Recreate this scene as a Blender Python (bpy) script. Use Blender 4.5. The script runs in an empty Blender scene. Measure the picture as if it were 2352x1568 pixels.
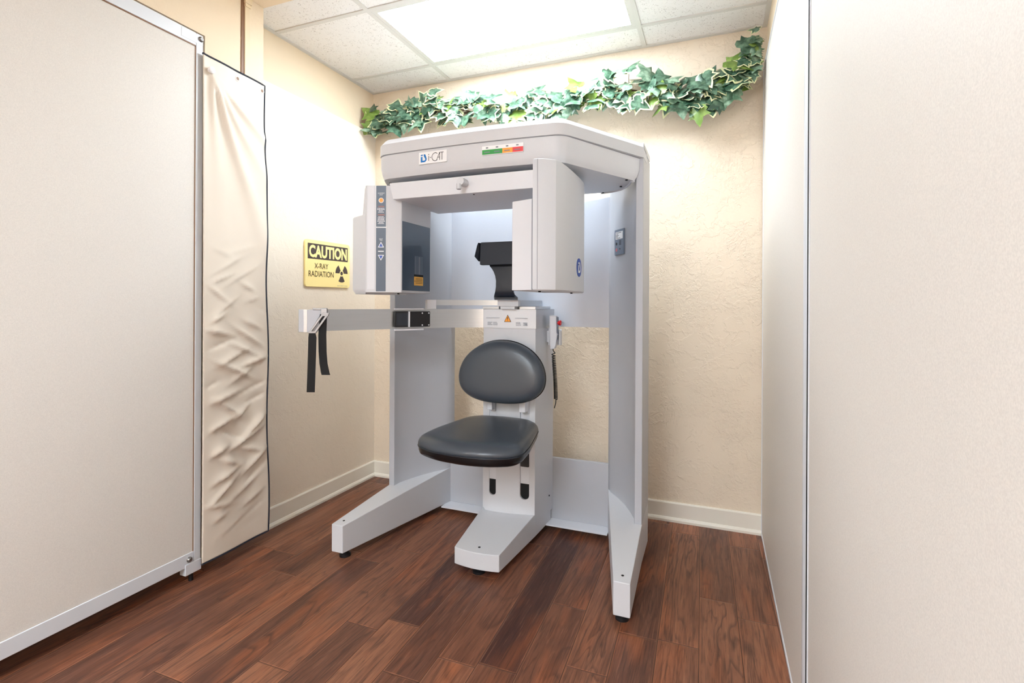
import bpy, bmesh, math, random
from mathutils import Vector, Matrix
random.seed(7)
S = bpy.context.scene
COL = S.collection
PI = math.pi

# ------------------------------------------------------------------ materials
def srgb(r, g, b):
    f = lambda c: (c/255/12.92) if c <= 10 else ((c/255+.055)/1.055)**2.4
    return (f(r), f(g), f(b), 1)

class NT:
    def __init__(s, name):
        s.m = bpy.data.materials.new(name); s.m.use_nodes = True
        s.t = s.m.node_tree; s.b = s.t.nodes['Principled BSDF']
    def n(s, typ, **kw):
        nd = s.t.nodes.new(typ)
        for k, v in kw.items():
            if k.startswith('_'): setattr(nd, k[1:], v)
            else: nd.inputs[k.replace('__', ' ')].default_value = v
        return nd
    def l(s, a, b): s.t.links.new(a, b)
    def setp(s, **kw):
        for k, v in kw.items(): s.b.inputs[k.replace('_', ' ')].default_value = v
    def math(s, op, a, b=None, c=None):
        nd = s.t.nodes.new('ShaderNodeMath'); nd.operation = op
        for i, x in enumerate((a, b, c)):
            if x is None: continue
            if isinstance(x, (int, float)): nd.inputs[i].default_value = x
            else: s.l(x, nd.inputs[i])
        return nd.outputs[0]
    def ramp(s, fac, stops):
        nd = s.t.nodes.new('ShaderNodeValToRGB'); e = nd.color_ramp.elements
        while len(e) < len(stops): e.new(.5)
        for k, (p, c) in enumerate(stops):
            e[k].position = p; e[k].color = c if len(c) == 4 else (*c, 1)
        s.l(fac, nd.inputs[0]); return nd.outputs[0]
    def mix(s, fac, a, b, mode='MIX'):
        nd = s.t.nodes.new('ShaderNodeMix'); nd.data_type = 'RGBA'; nd.blend_type = mode
        for i, x in ((0, fac), (6, a), (7, b)):
            if isinstance(x, (int, float)): nd.inputs[i].default_value = x
            elif isinstance(x, tuple): nd.inputs[i].default_value = x
            else: s.l(x, nd.inputs[i])
        return nd.outputs[2]
    def bump(s, h, strength, dist):
        nd = s.t.nodes.new('ShaderNodeBump'); nd.inputs['Strength'].default_value = strength
        nd.inputs['Distance'].default_value = dist
        s.l(h, nd.inputs['Height']); s.l(nd.outputs[0], s.b.inputs['Normal'])
    def pos(s): return s.t.nodes.new('ShaderNodeNewGeometry').outputs['Position']
    def noise(s, vec, scale, detail=3, rough=.55, dist=0):
        nd = s.n('ShaderNodeTexNoise', Scale=scale, Detail=detail, Roughness=rough, Distortion=dist)
        s.l(vec, nd.inputs['Vector']); return nd.outputs['Fac']
    def scalev(s, vec, x, y, z):
        nd = s.t.nodes.new('ShaderNodeMapping'); nd.inputs['Scale'].default_value = (x, y, z)
        s.l(vec, nd.inputs[0]); return nd.outputs[0]

def plain(name, col, rough=.5, metal=0, grain=0, gs=600, coat=0, spec=.5):
    t = NT(name); t.setp(Base_Color=col, Roughness=rough, Metallic=metal)
    t.b.inputs['Specular IOR Level'].default_value = spec
    if coat: t.b.inputs['Coat Weight'].default_value = coat
    if grain:
        p = t.pos(); nz = t.noise(p, gs, 2)
        t.bump(nz, grain, .001)
        c2 = tuple(x*.93 for x in col[:3])+(1,)
        t.l(t.mix(t.noise(p, gs*.5, 2), col, c2), t.b.inputs['Base Color'])
    return t.m

def wall_mat(name, col, strength=.6):
    t = NT(name); t.setp(Roughness=.6)
    p = t.pos()
    # skip-trowel plaster: torn ridges in patches, smooth troweled areas between
    big = t.noise(p, 4.5, 2, .5)
    def ridges(scale, det, dist, width):
        n_ = t.noise(p, scale, det, .6, dist)
        return t.math('MAXIMUM', t.math('SUBTRACT', 1.0, t.math('MULTIPLY', t.math('ABSOLUTE', t.math('SUBTRACT', n_, .5)), width)), 0.0)
    r1 = ridges(7, 4, 1.0, 26); r2 = ridges(34, 3, .6, 9)
    mask = t.ramp(big, [(.44, (0, 0, 0)), (.60, (1, 1, 1))])
    brk = t.ramp(t.noise(p, 11, 2), [(.45, (0, 0, 0)), (.6, (1, 1, 1))])
    crumb = t.ramp(t.noise(p, 26, 6, .68, .3), [(.49, (0, 0, 0)), (.535, (1, 1, 1))])
    flat = t.ramp(t.noise(p, 10, 6, .66, .3), [(.48, (0, 0, 0)), (.515, (1, 1, 1))])
    h = t.math('ADD', t.math('MULTIPLY', t.math('MULTIPLY', r1, brk), .35), t.math('MULTIPLY', r2, t.math('MULTIPLY', mask, .22)))
    h = t.math('ADD', h, t.math('MULTIPLY', crumb, t.math('MULTIPLY', mask, .32)))
    h = t.math('ADD', h, t.math('MULTIPLY', flat, .4))
    h = t.math('ADD', h, t.math('MULTIPLY', t.noise(p, 140, 2), .10))
    t.bump(h, strength, .0055)
    dark = tuple(x*.95 for x in col[:3])+(1,)
    t.l(t.mix(t.noise(p, 5, 2), col, dark), t.b.inputs['Base Color'])
    return t.m

def floor_mat():
    t = NT('hand_scraped_planks'); p = t.pos()
    W = .137
    at = lambda n_: t.n('ShaderNodeAttribute', _attribute_name=n_).outputs['Fac']
    rnd, seed, ln = at('tone'), at('seed'), at('len')
    uvn = t.n('ShaderNodeAttribute', _attribute_name='plank_uv')
    sx = t.t.nodes.new('ShaderNodeSeparateXYZ'); t.l(uvn.outputs['Vector'], sx.inputs[0])
    cb = t.t.nodes.new('ShaderNodeCombineXYZ'); t.l(seed, cb.inputs[0])
    w2 = t.n('ShaderNodeTexWhiteNoise', _noise_dimensions='3D'); t.l(cb.outputs[0], w2.inputs['Vector'])
    # per-plank shifted coordinates for the grain
    off = t.t.nodes.new('ShaderNodeVectorMath'); off.operation = 'MULTIPLY_ADD'
    t.l(w2.outputs['Color'], off.inputs[0]); off.inputs[1].default_value = (9, 9, 9); t.l(p, off.inputs[2])
    q = off.outputs[0]
    g1 = t.noise(t.scalev(q, 18, 1.6, 1), 1.0, 5, .62, 1.0)
    g2 = t.noise(t.scalev(q, 170, 7, 1), 1.0, 4, .65, .4)
    g3 = t.noise(t.scalev(q, 60, 3.5, 1), 1.0, 4, .6, .8)
    rings = t.math('FRACT', t.math('MULTIPLY', t.noise(t.scalev(q, 7, .9, 1), 1.0, 3, .5, .6), 11.0))
    rings = t.math('POWER', rings, 2.2)
    base = t.ramp(rnd, [(0, srgb(74, 45, 38)), (.25, srgb(104, 66, 51)), (.5, srgb(130, 84, 63)), (.75, srgb(150, 99, 73)), (1, srgb(170, 117, 88))])
    cath = t.math('FRACT', t.math('MULTIPLY', t.noise(t.scalev(q, 6, .75, 1), 1.0, 3, .55, .7), 15.0))
    cath = t.ramp(cath, [(.0, (0, 0, 0)), (.62, (0, 0, 0)), (.9, (1, 1, 1)), (1, (.2, .2, .2))])
    c = t.mix(t.math('MULTIPLY', t.ramp(g1, [(.36, (1, 1, 1)), (.62, (0, 0, 0))]), .42), base, srgb(66, 38, 32))
    c = t.mix(t.math('MULTIPLY', t.ramp(t.noise(t.scalev(q, 9, 2, 1), 1.0, 2), [(.52, (0, 0, 0)), (.72, (1, 1, 1))]), .42), c, srgb(182, 104, 62))
    c = t.mix(t.math('MULTIPLY', cath, t.math('MULTIPLY', t.ramp(t.noise(t.scalev(q, 6, 1.5, 1), 1.0, 2), [(.4, (.15, .15, .15)), (.6, (1, 1, 1))]), .6)), c, srgb(52, 30, 27))
    c = t.mix(t.math('MULTIPLY', t.ramp(g3, [(.54, (0, 0, 0)), (.64, (1, 1, 1))]), .35), c, srgb(50, 29, 27))
    c = t.mix(t.math('MULTIPLY', t.ramp(g2, [(.52, (0, 0, 0)), (.66, (1, 1, 1))]), .5), c, srgb(44, 26, 24))
    c = t.mix(t.math('MULTIPLY', t.ramp(g2, [(.3, (1, 1, 1)), (.42, (0, 0, 0))]), .22), c, srgb(204, 146, 112))
    knots = t.ramp(t.noise(t.scalev(q, 7, 3, 1), 1.0, 1), [(.70, (0, 0, 0)), (.79, (1, 1, 1))])
    c = t.mix(t.math('MULTIPLY', knots, .7), c, srgb(42, 26, 30))
    # seams
    du = t.math('MINIMUM', sx.outputs[0], t.math('SUBTRACT', W, sx.outputs[0]))
    dv = t.math('MINIMUM', sx.outputs[1], t.math('SUBTRACT', ln, sx.outputs[1]))
    d = t.math('MINIMUM', du, dv)
    seam = t.ramp(t.math('DIVIDE', d, .004), [(.18, (1, 1, 1)), (.5, (0, 0, 0))])
    worn = t.ramp(t.math('DIVIDE', d, .010), [(.3, (1, 1, 1)), (.6, (0, 0, 0))])
    c = t.mix(t.math('MULTIPLY', worn, t.math('MULTIPLY', t.noise(t.scalev(q, 30, 4, 1), 1.0, 2), .45)), c, srgb(190, 124, 88))
    c = t.mix(t.math('MULTIPLY', seam, .85), c, srgb(40, 24, 20))
    t.l(c, t.b.inputs['Base Color'])
    bev = t.math('MINIMUM', t.math('DIVIDE', d, .006), 1.0)
    h = t.math('ADD', t.math('MULTIPLY', bev, 1.0), t.math('MULTIPLY', t.noise(t.scalev(q, 22, 3, 1), 1.0, 3), .9))
    h = t.math('ADD', h, t.math('MULTIPLY', g2, .22))
    t.bump(h, .55, .003)
    t.l(t.ramp(g1, [(.3, (.5, .5, .5)), (.7, (.36, .36, .36))]), t.b.inputs['Roughness'])
    t.b.inputs['Specular IOR Level'].default_value = .4
    return t.m

def tile_mat():
    t = NT('mineral_fibre_tile'); t.setp(Roughness=.9); p = t.pos()
    a = t.noise(t.scalev(p, 1, 1, 1), 95, 2, .5, 1.8)
    b = t.noise(p, 14, 2)
    thr = t.math('ADD', a, t.math('MULTIPLY', t.math('SUBTRACT', b, .5), .12))
    spk = t.ramp(thr, [(.625, (0, 0, 0)), (.66, (1, 1, 1))])
    t.l(t.mix(t.math('MULTIPLY', spk, .5), srgb(230, 228, 225), srgb(124, 112, 102)), t.b.inputs['Base Color'])
    t.bump(t.math('SUBTRACT', 1.0, spk), .4, .002)
    return t.m

def panel_mat(name, col):
    t = NT(name); t.setp(Roughness=.55); p = t.pos()
    nz = t.noise(p, 420, 3, .6)
    t.bump(nz, .12, .0015)
    d = tuple(x*.88 for x in col[:3])+(1,)
    t.l(t.mix(t.ramp(nz, [(.35, (1, 1, 1)), (.65, (0, 0, 0))]), col, d), t.b.inputs['Base Color'])
    return t.m

def brushed(name, col, rough=.28):
    t = NT(name); t.setp(Metallic=.95, Roughness=rough); p = t.pos()
    nz = t.noise(t.scalev(p, 3, 3, 500), 1.0, 2)
    t.l(t.mix(nz, col, tuple(x*.82 for x in col[:3])+(1,)), t.b.inputs['Base Color'])
    t.bump(nz, .08, .0006)
    return t.m

def leather(name, col):
    t = NT(name); t.setp(Base_Color=col, Roughness=.31); p = t.pos()
    v = t.n('ShaderNodeTexVoronoi', Scale=420); t.l(p, v.inputs['Vector'])
    t.bump(v.outputs['Distance'], .18, .0008)
    t.b.inputs['Specular IOR Level'].default_value = .55
    return t.m

def leaf_mat(name, c1, c2):
    t = NT(name); t.setp(Roughness=.3); p = t.pos()
    nz = t.noise(p, 30, 3)
    t.l(t.mix(t.ramp(nz, [(.4, (0, 0, 0)), (.66, (1, 1, 1))]), c1, c2), t.b.inputs['Base Color'])
    t.b.inputs['Specular IOR Level'].default_value = .55
    return t.m

def fabric(name, col):
    t = NT(name); t.setp(Roughness=.5); p = t.pos()
    nz = t.noise(p, 900, 2)
    t.bump(nz, .08, .0006)
    t.l(t.mix(t.noise(p, 4, 2), col, tuple(x*.93 for x in col[:3])+(1,)), t.b.inputs['Base Color'])
    t.b.inputs['Specular IOR Level'].default_value = .35
    return t.m

def emit(name, strength, col=(1, 1, 1, 1)):
    t = NT(name); t.setp(Base_Color=(.9, .9, .9, 1))
    t.b.inputs['Emission Color'].default_value = col
    t.b.inputs['Emission Strength'].default_value = strength
    return t.m

M = dict(
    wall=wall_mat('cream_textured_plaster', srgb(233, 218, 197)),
    wall_left=wall_mat('lit_cream_textured_plaster', srgb(236, 225, 209), .34),  # left-side brightness put into the colour; paler than the back wall
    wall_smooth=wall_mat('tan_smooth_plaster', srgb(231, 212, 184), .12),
    floor=floor_mat(), tile=tile_mat(),
    grid=plain('white_ceiling_grid', srgb(206, 204, 199), .5),
    trim=plain('white_trim_paint', srgb(233, 228, 216), .4),
    trim_tan=plain('tan_trim_paint', srgb(226, 206, 172), .5),
    brown=plain('brown_wood_strip', srgb(124, 86, 54), .5),
    panel=panel_mat('beige_laminate', srgb(222, 217, 210)),
    frame=plain('grey_aluminium_extrusion', srgb(216, 220, 226), .4, .1),
    warm=plain('warm_grey_enamel', srgb(210, 212, 217), .45, 0, .1, 900),
    cool=plain('shaded_grey_enamel', srgb(182, 185, 192), .42, 0, .12, 900),  # same paint as the warm grey, with shading put into the colour
    rear=plain('lit_rear_enamel', srgb(212, 219, 231), .42, 0, .12, 900),  # upper rear panel lightened: ceiling light behind the canopy put into the colour
    white=plain('white_enamel', srgb(218, 220, 226), .4),
    alu=brushed('brushed_aluminium', (.62, .635, .655, 1), .34),
    chrome=plain('polished_steel', (.75, .75, .76, 1), .2, 1),
    bolt2=plain('grey_steel_buckle', (.38, .38, .39, 1), .42, .8),
    bolt=plain('dull_steel_bolt', (.22, .21, .2, 1), .4, .9),
    black=plain('black_plastic', srgb(22, 22, 24), .45),
    hole=plain('dark_recess', srgb(10, 10, 11), .8),
    navy=plain('slate_blue_plate', srgb(58, 74, 92), .3, 0, .05, 500, .3),
    strip=plain('slate_blue_overlay', srgb(82, 95, 112), .4),
    pad=plain('black_foam', srgb(42, 47, 56), .6, 0, .2, 700),
    stem=plain('black_carbon', srgb(26, 30, 40), .28),
    leather=leather('charcoal_vinyl', srgb(62, 69, 78)),
    shell=plain('black_seat_shell', srgb(14, 15, 18), .25),
    strap=plain('black_webbing', srgb(14, 14, 15), .8, 0, .3, 1200),
    orange=plain('orange_print', srgb(255, 160, 25), .4),
    blue=plain('blue_print', srgb(16, 72, 168), .35),
    cyan=plain('bright_blue_print', srgb(10, 120, 200), .35),
    print_white=plain('white_print', srgb(238, 238, 240), .4),
    print_black=plain('black_print', srgb(28, 28, 30), .5),
    print_grey=plain('grey_print', srgb(120, 125, 135), .5),
    label=plain('printed_label_film', srgb(240, 241, 243), .4),
    green=plain('green_print', srgb(35, 150, 60), .4),
    red=plain('red_print', srgb(222, 40, 45), .4),
    redbtn=plain('red_button_plastic', srgb(205, 20, 30), .25),
    amber=plain('amber_print', srgb(248, 160, 40), .4),
    plate=plain('grey_rating_plate', srgb(112, 122, 138), .4),
    yellow=plain('yellow_sign_plastic', srgb(252, 232, 160), .4),
    ylabel=plain('yellow_label', srgb(238, 180, 70), .4),
    signink=plain('charcoal_sign_ink', srgb(66, 56, 56), .5),
    olive=plain('dark_olive_ink', srgb(70, 56, 20), .5),
    curtain=fabric('cream_vinyl_sheet', srgb(224, 213, 198)),
    piping=plain('navy_piping', srgb(30, 36, 50), .6),
    leaf=leaf_mat('dark_ivy_green', srgb(44, 74, 56), srgb(104, 136, 112)),
    leaf2=leaf_mat('mid_ivy_green', srgb(76, 108, 84), srgb(152, 178, 154)),
    lime=leaf_mat('lime_ivy_green', srgb(98, 128, 52), srgb(132, 156, 80)),
    cream=leaf_mat('cream_leaf_edge', srgb(226, 224, 184), srgb(200, 206, 150)),
    vine=plain('brown_vine', srgb(92, 72, 50), .7),
    lamp=emit('ceiling_diffuser', 9.5, (.84, .925, 1, 1)),
    lamp_fill=emit('added_fill_diffuser', 17.0, (.80, .90, 1, 1)),
    cover=plain('light_grey_cover', srgb(216, 218, 224), .4),
)

# ------------------------------------------------------------------ helpers
def root_loc(p):
    while p.parent: p = p.parent
    return p.location.copy()

def thing(name, label, cat, loc, group=None):
    o = bpy.data.objects.new(name, None); COL.objects.link(o); o.location = loc
    o.empty_display_size = .05
    o['label'] = label; o['category'] = cat
    if group: o['group'] = group
    return o

def obj(name, bm, mat, parent=None, bevel=0, seg=2, smooth=True, label=None, angle=40):
    if name != 'floor': bmesh.ops.recalc_face_normals(bm, faces=bm.faces[:])
    me = bpy.data.meshes.new(name)
    mats = mat if isinstance(mat, (list, tuple)) else [mat]
    if parent:
        bmesh.ops.translate(bm, vec=-root_loc(parent), verts=bm.verts[:])
    bm.to_mesh(me); bm.free()
    for m in mats: me.materials.append(m)
    if smooth:
        me.polygons.foreach_set('use_smooth', [True]*len(me.polygons))
        if not bevel: me.set_sharp_from_angle(angle=math.radians(angle))
    o = bpy.data.objects.new(name, me); COL.objects.link(o)
    if parent: o.parent = parent
    if bevel:
        b = o.modifiers.new('Bevel', 'BEVEL'); b.width = bevel; b.segments = seg
        b.limit_method = 'ANGLE'; b.angle_limit = math.radians(angle); b.harden_normals = True
    if label: o['label'] = label
    return o

def struct(name, bm, mat, **k):
    o = obj(name, bm, mat, **k); o['kind'] = 'structure'; return o

def nb(): return bmesh.new()

def box(bm, x0, x1, y0, y1, z0, z1, mi=0):
    vs = [bm.verts.new(p) for p in ((x0, y0, z0), (x1, y0, z0), (x1, y1, z0), (x0, y1, z0), (x0, y0, z1), (x1, y0, z1), (x1, y1, z1), (x0, y1, z1))]
    for q in ((0, 3, 2, 1), (4, 5, 6, 7), (0, 1, 5, 4), (1, 2, 6, 5), (2, 3, 7, 6), (3, 0, 4, 7)):
        f = bm.faces.new([vs[i] for i in q]); f.material_index = mi
    return bm

def loft(bm, rings, cap=True, mi=0, closed=True):
    vr = [[bm.verts.new(p) for p in r] for r in rings]
    n = len(vr[0])
    for a, b in zip(vr, vr[1:]):
        for i in range(n if closed else n-1):
            j = (i+1) % n
            f = bm.faces.new((a[i], a[j], b[j], b[i])); f.material_index = mi
    if cap:
        f = bm.faces.new(vr[0][::-1]); f.material_index = mi
        f = bm.faces.new(vr[-1]); f.material_index = mi
    return bm

def prism(bm, poly, z0, z1, mi=0):
    """vertical extrusion; z0/z1 may be functions of (x,y)"""
    a = z0 if callable(z0) else (lambda x, y: z0)
    b = z1 if callable(z1) else (lambda x, y: z1)
    return loft(bm, [[(x, y, a(x, y)) for x, y in poly], [(x, y, b(x, y)) for x, y in poly]], mi=mi)

def round_poly(pts, radii, seg=6):
    out = []; n = len(pts)
    for i in range(n):
        p = Vector(pts[i]); a = Vector(pts[i-1])-p; b = Vector(pts[(i+1) % n])-p
        r = radii[i] if isinstance(radii, (list, tuple)) else radii
        if r <= 0: out.append(tuple(p)); continue
        la, lb = a.length, b.length; a.normalize(); b.normalize()
        ang = a.angle(b); d = min(r/math.tan(ang/2), la*.48, lb*.48); r2 = d*math.tan(ang/2)
        c = p+(a+b).normalized()*(r2/math.sin(ang/2))
        s = p+a*d-c; e = p+b*d-c
        th = s.angle(e)
        for k in range(seg+1):
            t = k/seg
            w = (s*math.sin((1-t)*th)+e*math.sin(t*th))/math.sin(th)
            q = c+w; out.append((q.x, q.y))
    return out

def offset(poly, d):
    """inward offset of a closed polygon (either winding)"""
    n = len(poly)
    if d > .018:      # large insets shrink towards the middle so that corners never cross
        q = offset(poly, .018); cx = sum(p[0] for p in q)/n; cy = sum(p[1] for p in q)/n; d -= .018
        hx = max(abs(p[0]-cx) for p in q); hy = max(abs(p[1]-cy) for p in q)
        return [(cx+(x-cx)*(1-d/hx), cy+(y-cy)*(1-d/hy)) for x, y in q]
    area = sum(poly[i][0]*poly[(i+1) % n][1]-poly[(i+1) % n][0]*poly[i][1] for i in range(n))
    sg = 1 if area > 0 else -1
    out = []
    for i in range(n):
        p = Vector(poly[i]); a = p-Vector(poly[i-1]); b = Vector(poly[(i+1) % n])-p
        if a.length < 1e-9: a = b
        if b.length < 1e-9: b = a
        na = Vector((-a.y, a.x)).normalized(); nb_ = Vector((-b.y, b.x)).normalized()
        m = na+nb_
        m = m/max(m.dot(na), .3) if m.length > 1e-6 else na
        q = p+sg*d*m; out.append((q.x, q.y))
    return out

def tube(bm, pts, r, seg=8, cap=True, closed=False, mi=0):
    pts = [Vector(p) for p in pts]; rings = []; n = len(pts); up = None
    for i, p in enumerate(pts):
        if closed: t = pts[(i+1) % n]-pts[i-1]
        else: t = pts[min(i+1, n-1)]-pts[max(i-1, 0)]
        t.normalize()
        if up is None:
            up = Vector((0, 0, 1)) if abs(t.z) < .9 else Vector((1, 0, 0))
        a = t.cross(up).normalized(); b = a.cross(t).normalized(); up = b
        rr = r(i/(n-1)) if callable(r) else r
        rings.append([p+a*rr*math.cos(2*PI*k/seg)+b*rr*math.sin(2*PI*k/seg) for k in range(seg)])
    if closed: rings.append(rings[0]); cap = False
    return loft(bm, rings, cap=cap, mi=mi)

def disc_poly(r, n=24, cx=0, cy=0, ry=None):
    ry = ry or r
    return [(cx+r*math.cos(2*PI*k/n), cy+ry*math.sin(2*PI*k/n)) for k in range(n)]

class Frame:
    """a flat face in the scene: origin, right direction, up direction, outward normal"""
    def __init__(s, o, u, v, n=None):
        s.o = Vector(o); s.u = Vector(u).normalized(); s.v = Vector(v).normalized()
        s.n = Vector(n).normalized() if n else s.u.cross(s.v).normalized()
    def p(s, x, y, h=0): return s.o+s.u*x+s.v*y+s.n*h
    def poly(s, bm, pts, h0=0, h1=.001, mi=0):
        return loft(bm, [[s.p(x, y, h0) for x, y in pts], [s.p(x, y, h1) for x, y in pts]], mi=mi)
    def rect(s, bm, x0, x1, y0, y1, h0=0, h1=.001, mi=0):
        return s.poly(bm, [(x0, y0), (x1, y0), (x1, y1), (x0, y1)], h0, h1, mi)

def text_into(bm, fr, body, cx, cy, height, h=.0014, xs=1.0, bold=0.0, align='CENTER', width=None, mi=0):
    cu = bpy.data.curves.new('t', 'FONT'); cu.body = body; cu.align_x = align; cu.align_y = 'CENTER'
    cu.size = 1; cu.offset = bold; cu.resolution_u = 3
    o = bpy.data.objects.new('t', cu); COL.objects.link(o)
    dg = bpy.context.evaluated_depsgraph_get()
    me = bpy.data.meshes.new_from_object(o.evaluated_get(dg))
    bpy.data.objects.remove(o); bpy.data.curves.remove(cu)
    if not me.vertices: return bm
    xs_ = [v.co.x for v in me.vertices]; ys_ = [v.co.y for v in me.vertices]
    hh = max(ys_)-min(ys_); my = (max(ys_)+min(ys_))/2; mx = (max(xs_)+min(xs_))/2 if align == 'CENTER' else min(xs_)
    k = height/hh; kx = k*xs
    if width: kx = width/(max(xs_)-min(xs_))
    vs = [bm.verts.new(fr.p(cx+(v.co.x-mx)*kx, cy+(v.co.y-my)*k, h)) for v in me.vertices]
    for pl in me.polygons:
        try:
            f = bm.faces.new([vs[i] for i in pl.vertices]); f.material_index = mi
            f.normal_update()
            if f.normal.dot(fr.n) < 0: f.normal_flip()
        except ValueError: pass
    bpy.data.meshes.remove(me)
    return bm

def flat_obj(name, bm, mat, parent, **k):
    return obj(name, bm, mat, parent, smooth=False, **k)

def fine_parts(bm, name, mat, parent, gap=.006, **k):
    """one part for each printed block: loose pieces closer than gap stay together"""
    bm.verts.index_update(); seen = {}; isl = []
    for v in bm.verts:
        if v in seen: continue
        st = [v]; seen[v] = len(isl); cur = []
        while st:
            a = st.pop(); cur.append(a)
            for e in a.link_edges:
                b = e.other_vert(a)
                if b not in seen: seen[b] = len(isl); st.append(b)
        isl.append(cur)
    bb = [(Vector([min(v.co[i] for v in c) for i in range(3)]), Vector([max(v.co[i] for v in c) for i in range(3)])) for c in isl]
    lab = list(range(len(isl)))
    def fd(i):
        while lab[i] != i: i = lab[i]
        return i
    for i in range(len(isl)):
        for j in range(i):
            d = [max(0, bb[i][0][q]-bb[j][1][q], bb[j][0][q]-bb[i][1][q]) for q in range(3)]
            if math.sqrt(sum(x*x for x in d)) < gap: lab[fd(i)] = fd(j)
    groups = {}
    for i in range(len(isl)): groups.setdefault(fd(i), []).append(i)
    for g_ in groups.values():
        keep = set(v for i in g_ for v in isl[i]); nbm = nb(); mp = {}
        for v in keep: mp[v] = nbm.verts.new(v.co)
        for f in bm.faces:
            if f.verts[0] in keep: nbm.faces.new([mp[v] for v in f.verts])
        obj(name, nbm, mat, parent, smooth=False, **k)
    bm.free()

def cut(o, cutters):
    for c in cutters:
        md = o.modifiers.new('b', 'BOOLEAN'); md.operation = 'DIFFERENCE'; md.object = c; md.solver = 'EXACT'
    dg = bpy.context.evaluated_depsgraph_get()
    me = bpy.data.meshes.new_from_object(o.evaluated_get(dg))
    o.modifiers.clear(); old = o.data; o.data = me; bpy.data.meshes.remove(old)
    for c in cutters: bpy.data.objects.remove(c)
    me.polygons.foreach_set('use_smooth', [False]*len(me.polygons))

# ------------------------------------------------------------------ the room
XL, XLU, XR, YB, H = -2.178, -2.201, .245, 2.952, 2.626
YF = -4.7       # wall behind the photographer
def plank_floor():
    W = .137; rf = random.Random(11)
    known = {-4: [1.963], -8: [1.633], -5: [1.544], -6: [1.52]}     # columns whose end joints the photo shows
    tones = {(-5, 1): .04, (-8, 1): .10, (-6, 0): .62, (-5, 0): .45, (-4, 1): .38, (-4, 0): .42, (-8, 0): .72, (-7, 0): .5, (-6, 1): .48, (-9, 0): .55, (-9, 1): .42}
    bm = nb(); tl = bm.faces.layers.float.new('tone'); sl = bm.faces.layers.float.new('seed'); ll = bm.faces.layers.float.new('len')
    uv = bm.loops.layers.float_vector.new('plank_uv')
    for k in range(-18, 5):
        ends = sorted(known.get(k, [rf.uniform(1.2, 2.9)]))
        y = ends[-1]+rf.uniform(.8, 1.25)
        while y < YB+.1: ends.append(y); y += rf.uniform(.45, 1.25)
        y = ends[0]-rf.uniform(.6, 1.2)
        while y > YF-.1: ends.insert(0, y); y -= rf.uniform(.45, 1.25)
        ends = [YF-.12]+ends+[YB+.12]
        k0 = known.get(k, [None])[0]
        for a, b in zip(ends, ends[1:]):
            x = lambda yy, e: -.055+W*(k+e)-.023*(yy-2.3)
            v = [bm.verts.new(q_) for q_ in ((x(a, 0), a, 0), (x(a, 1), a, 0), (x(b, 1), b, 0), (x(b, 0), b, 0))]
            f = bm.faces.new(v); L_ = b-a
            key = (k, 1 if a == k0 else 0) if k0 is not None and (a == k0 or b == k0) else None
            f[tl] = tones.get(key, rf.uniform(.25, .8)); f[sl] = rf.random()*97; f[ll] = L_
            for lp, c_ in zip(f.loops, ((0, 0), (W, 0), (W, L_), (0, L_))): lp[uv] = (c_[0], c_[1], 0)
    box(bm, -2.6, .7, YF-.12, YB+.12, -.06, -.002)
    bm.normal_update()
    return bm
struct('floor', plank_floor(), M['floor'], smooth=False)
struct('ceiling', box(nb(), -2.35, .45, YF-.1, YB+.1, H, H+.08), M['tile'], smooth=False)
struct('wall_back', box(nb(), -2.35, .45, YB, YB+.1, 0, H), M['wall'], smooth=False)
bm = nb(); box(bm, XL-.16, XL, 1.69, YB, 0, 2.338); box(bm, XL-.16, XLU, 1.69, YB, 2.338, H, 1)  # upper part tanner, lower paler: their difference in light is in the colour
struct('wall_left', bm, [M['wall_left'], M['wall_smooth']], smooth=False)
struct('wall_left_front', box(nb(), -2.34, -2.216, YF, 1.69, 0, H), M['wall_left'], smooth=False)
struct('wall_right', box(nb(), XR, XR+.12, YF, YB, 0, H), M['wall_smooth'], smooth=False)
struct('wall_front', box(nb(), -2.35, .45, YF-.1, YF, 0, H), M['wall'], smooth=False)
# boxed header along the left side, deeper at the mouth of the alcove, and the flush beam across the ceiling
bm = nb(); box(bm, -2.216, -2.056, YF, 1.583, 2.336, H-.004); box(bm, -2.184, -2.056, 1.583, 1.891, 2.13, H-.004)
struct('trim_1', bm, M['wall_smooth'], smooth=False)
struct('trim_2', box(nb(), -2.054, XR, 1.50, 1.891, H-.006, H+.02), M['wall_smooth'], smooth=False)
bm = nb(); box(bm, -2.056, -2.048, 1.779, 1.806, 2.20, H-.006); box(bm, -2.054, -2.040, 1.775, 1.812, 2.585, H-.006); box(bm, -2.054, -2.043, 1.777, 1.809, 2.57, 2.585)
struct('trim_3', bm, M['trim_tan'], bevel=.002)
struct('trim_4', box(nb(), -2.056, -2.052, 1.763, 1.779, 2.20, H-.006), M['brown'])
# baseboards: flat board with a small shoe moulding
def baseboard(name, pts):
    prof = [(0, 0), (.022, 0), (.022, .012), (.016, .022), (.012, .024), (.012, .098), (.008, .104), (0, .104)]
    bm = nb(); rings = []
    n = len(pts)
    for i, p in enumerate(pts):
        p = Vector(p[:2]); 
        rings.append((p, Vector(pts[i][2:])))
    loft(bm, [[(p.x+m.x*d, p.y+m.y*d, z) for d, z in prof] for p, m in rings])
    return struct(name, bm, M['trim'], angle=25)
baseboard('baseboard_left', [(XL, 1.70, 1, 0), (XL, YB, 1, -1)])
baseboard('baseboard_back', [(XL, YB, 1, -1), (XR-.017, YB, 0, -1)])
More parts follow.
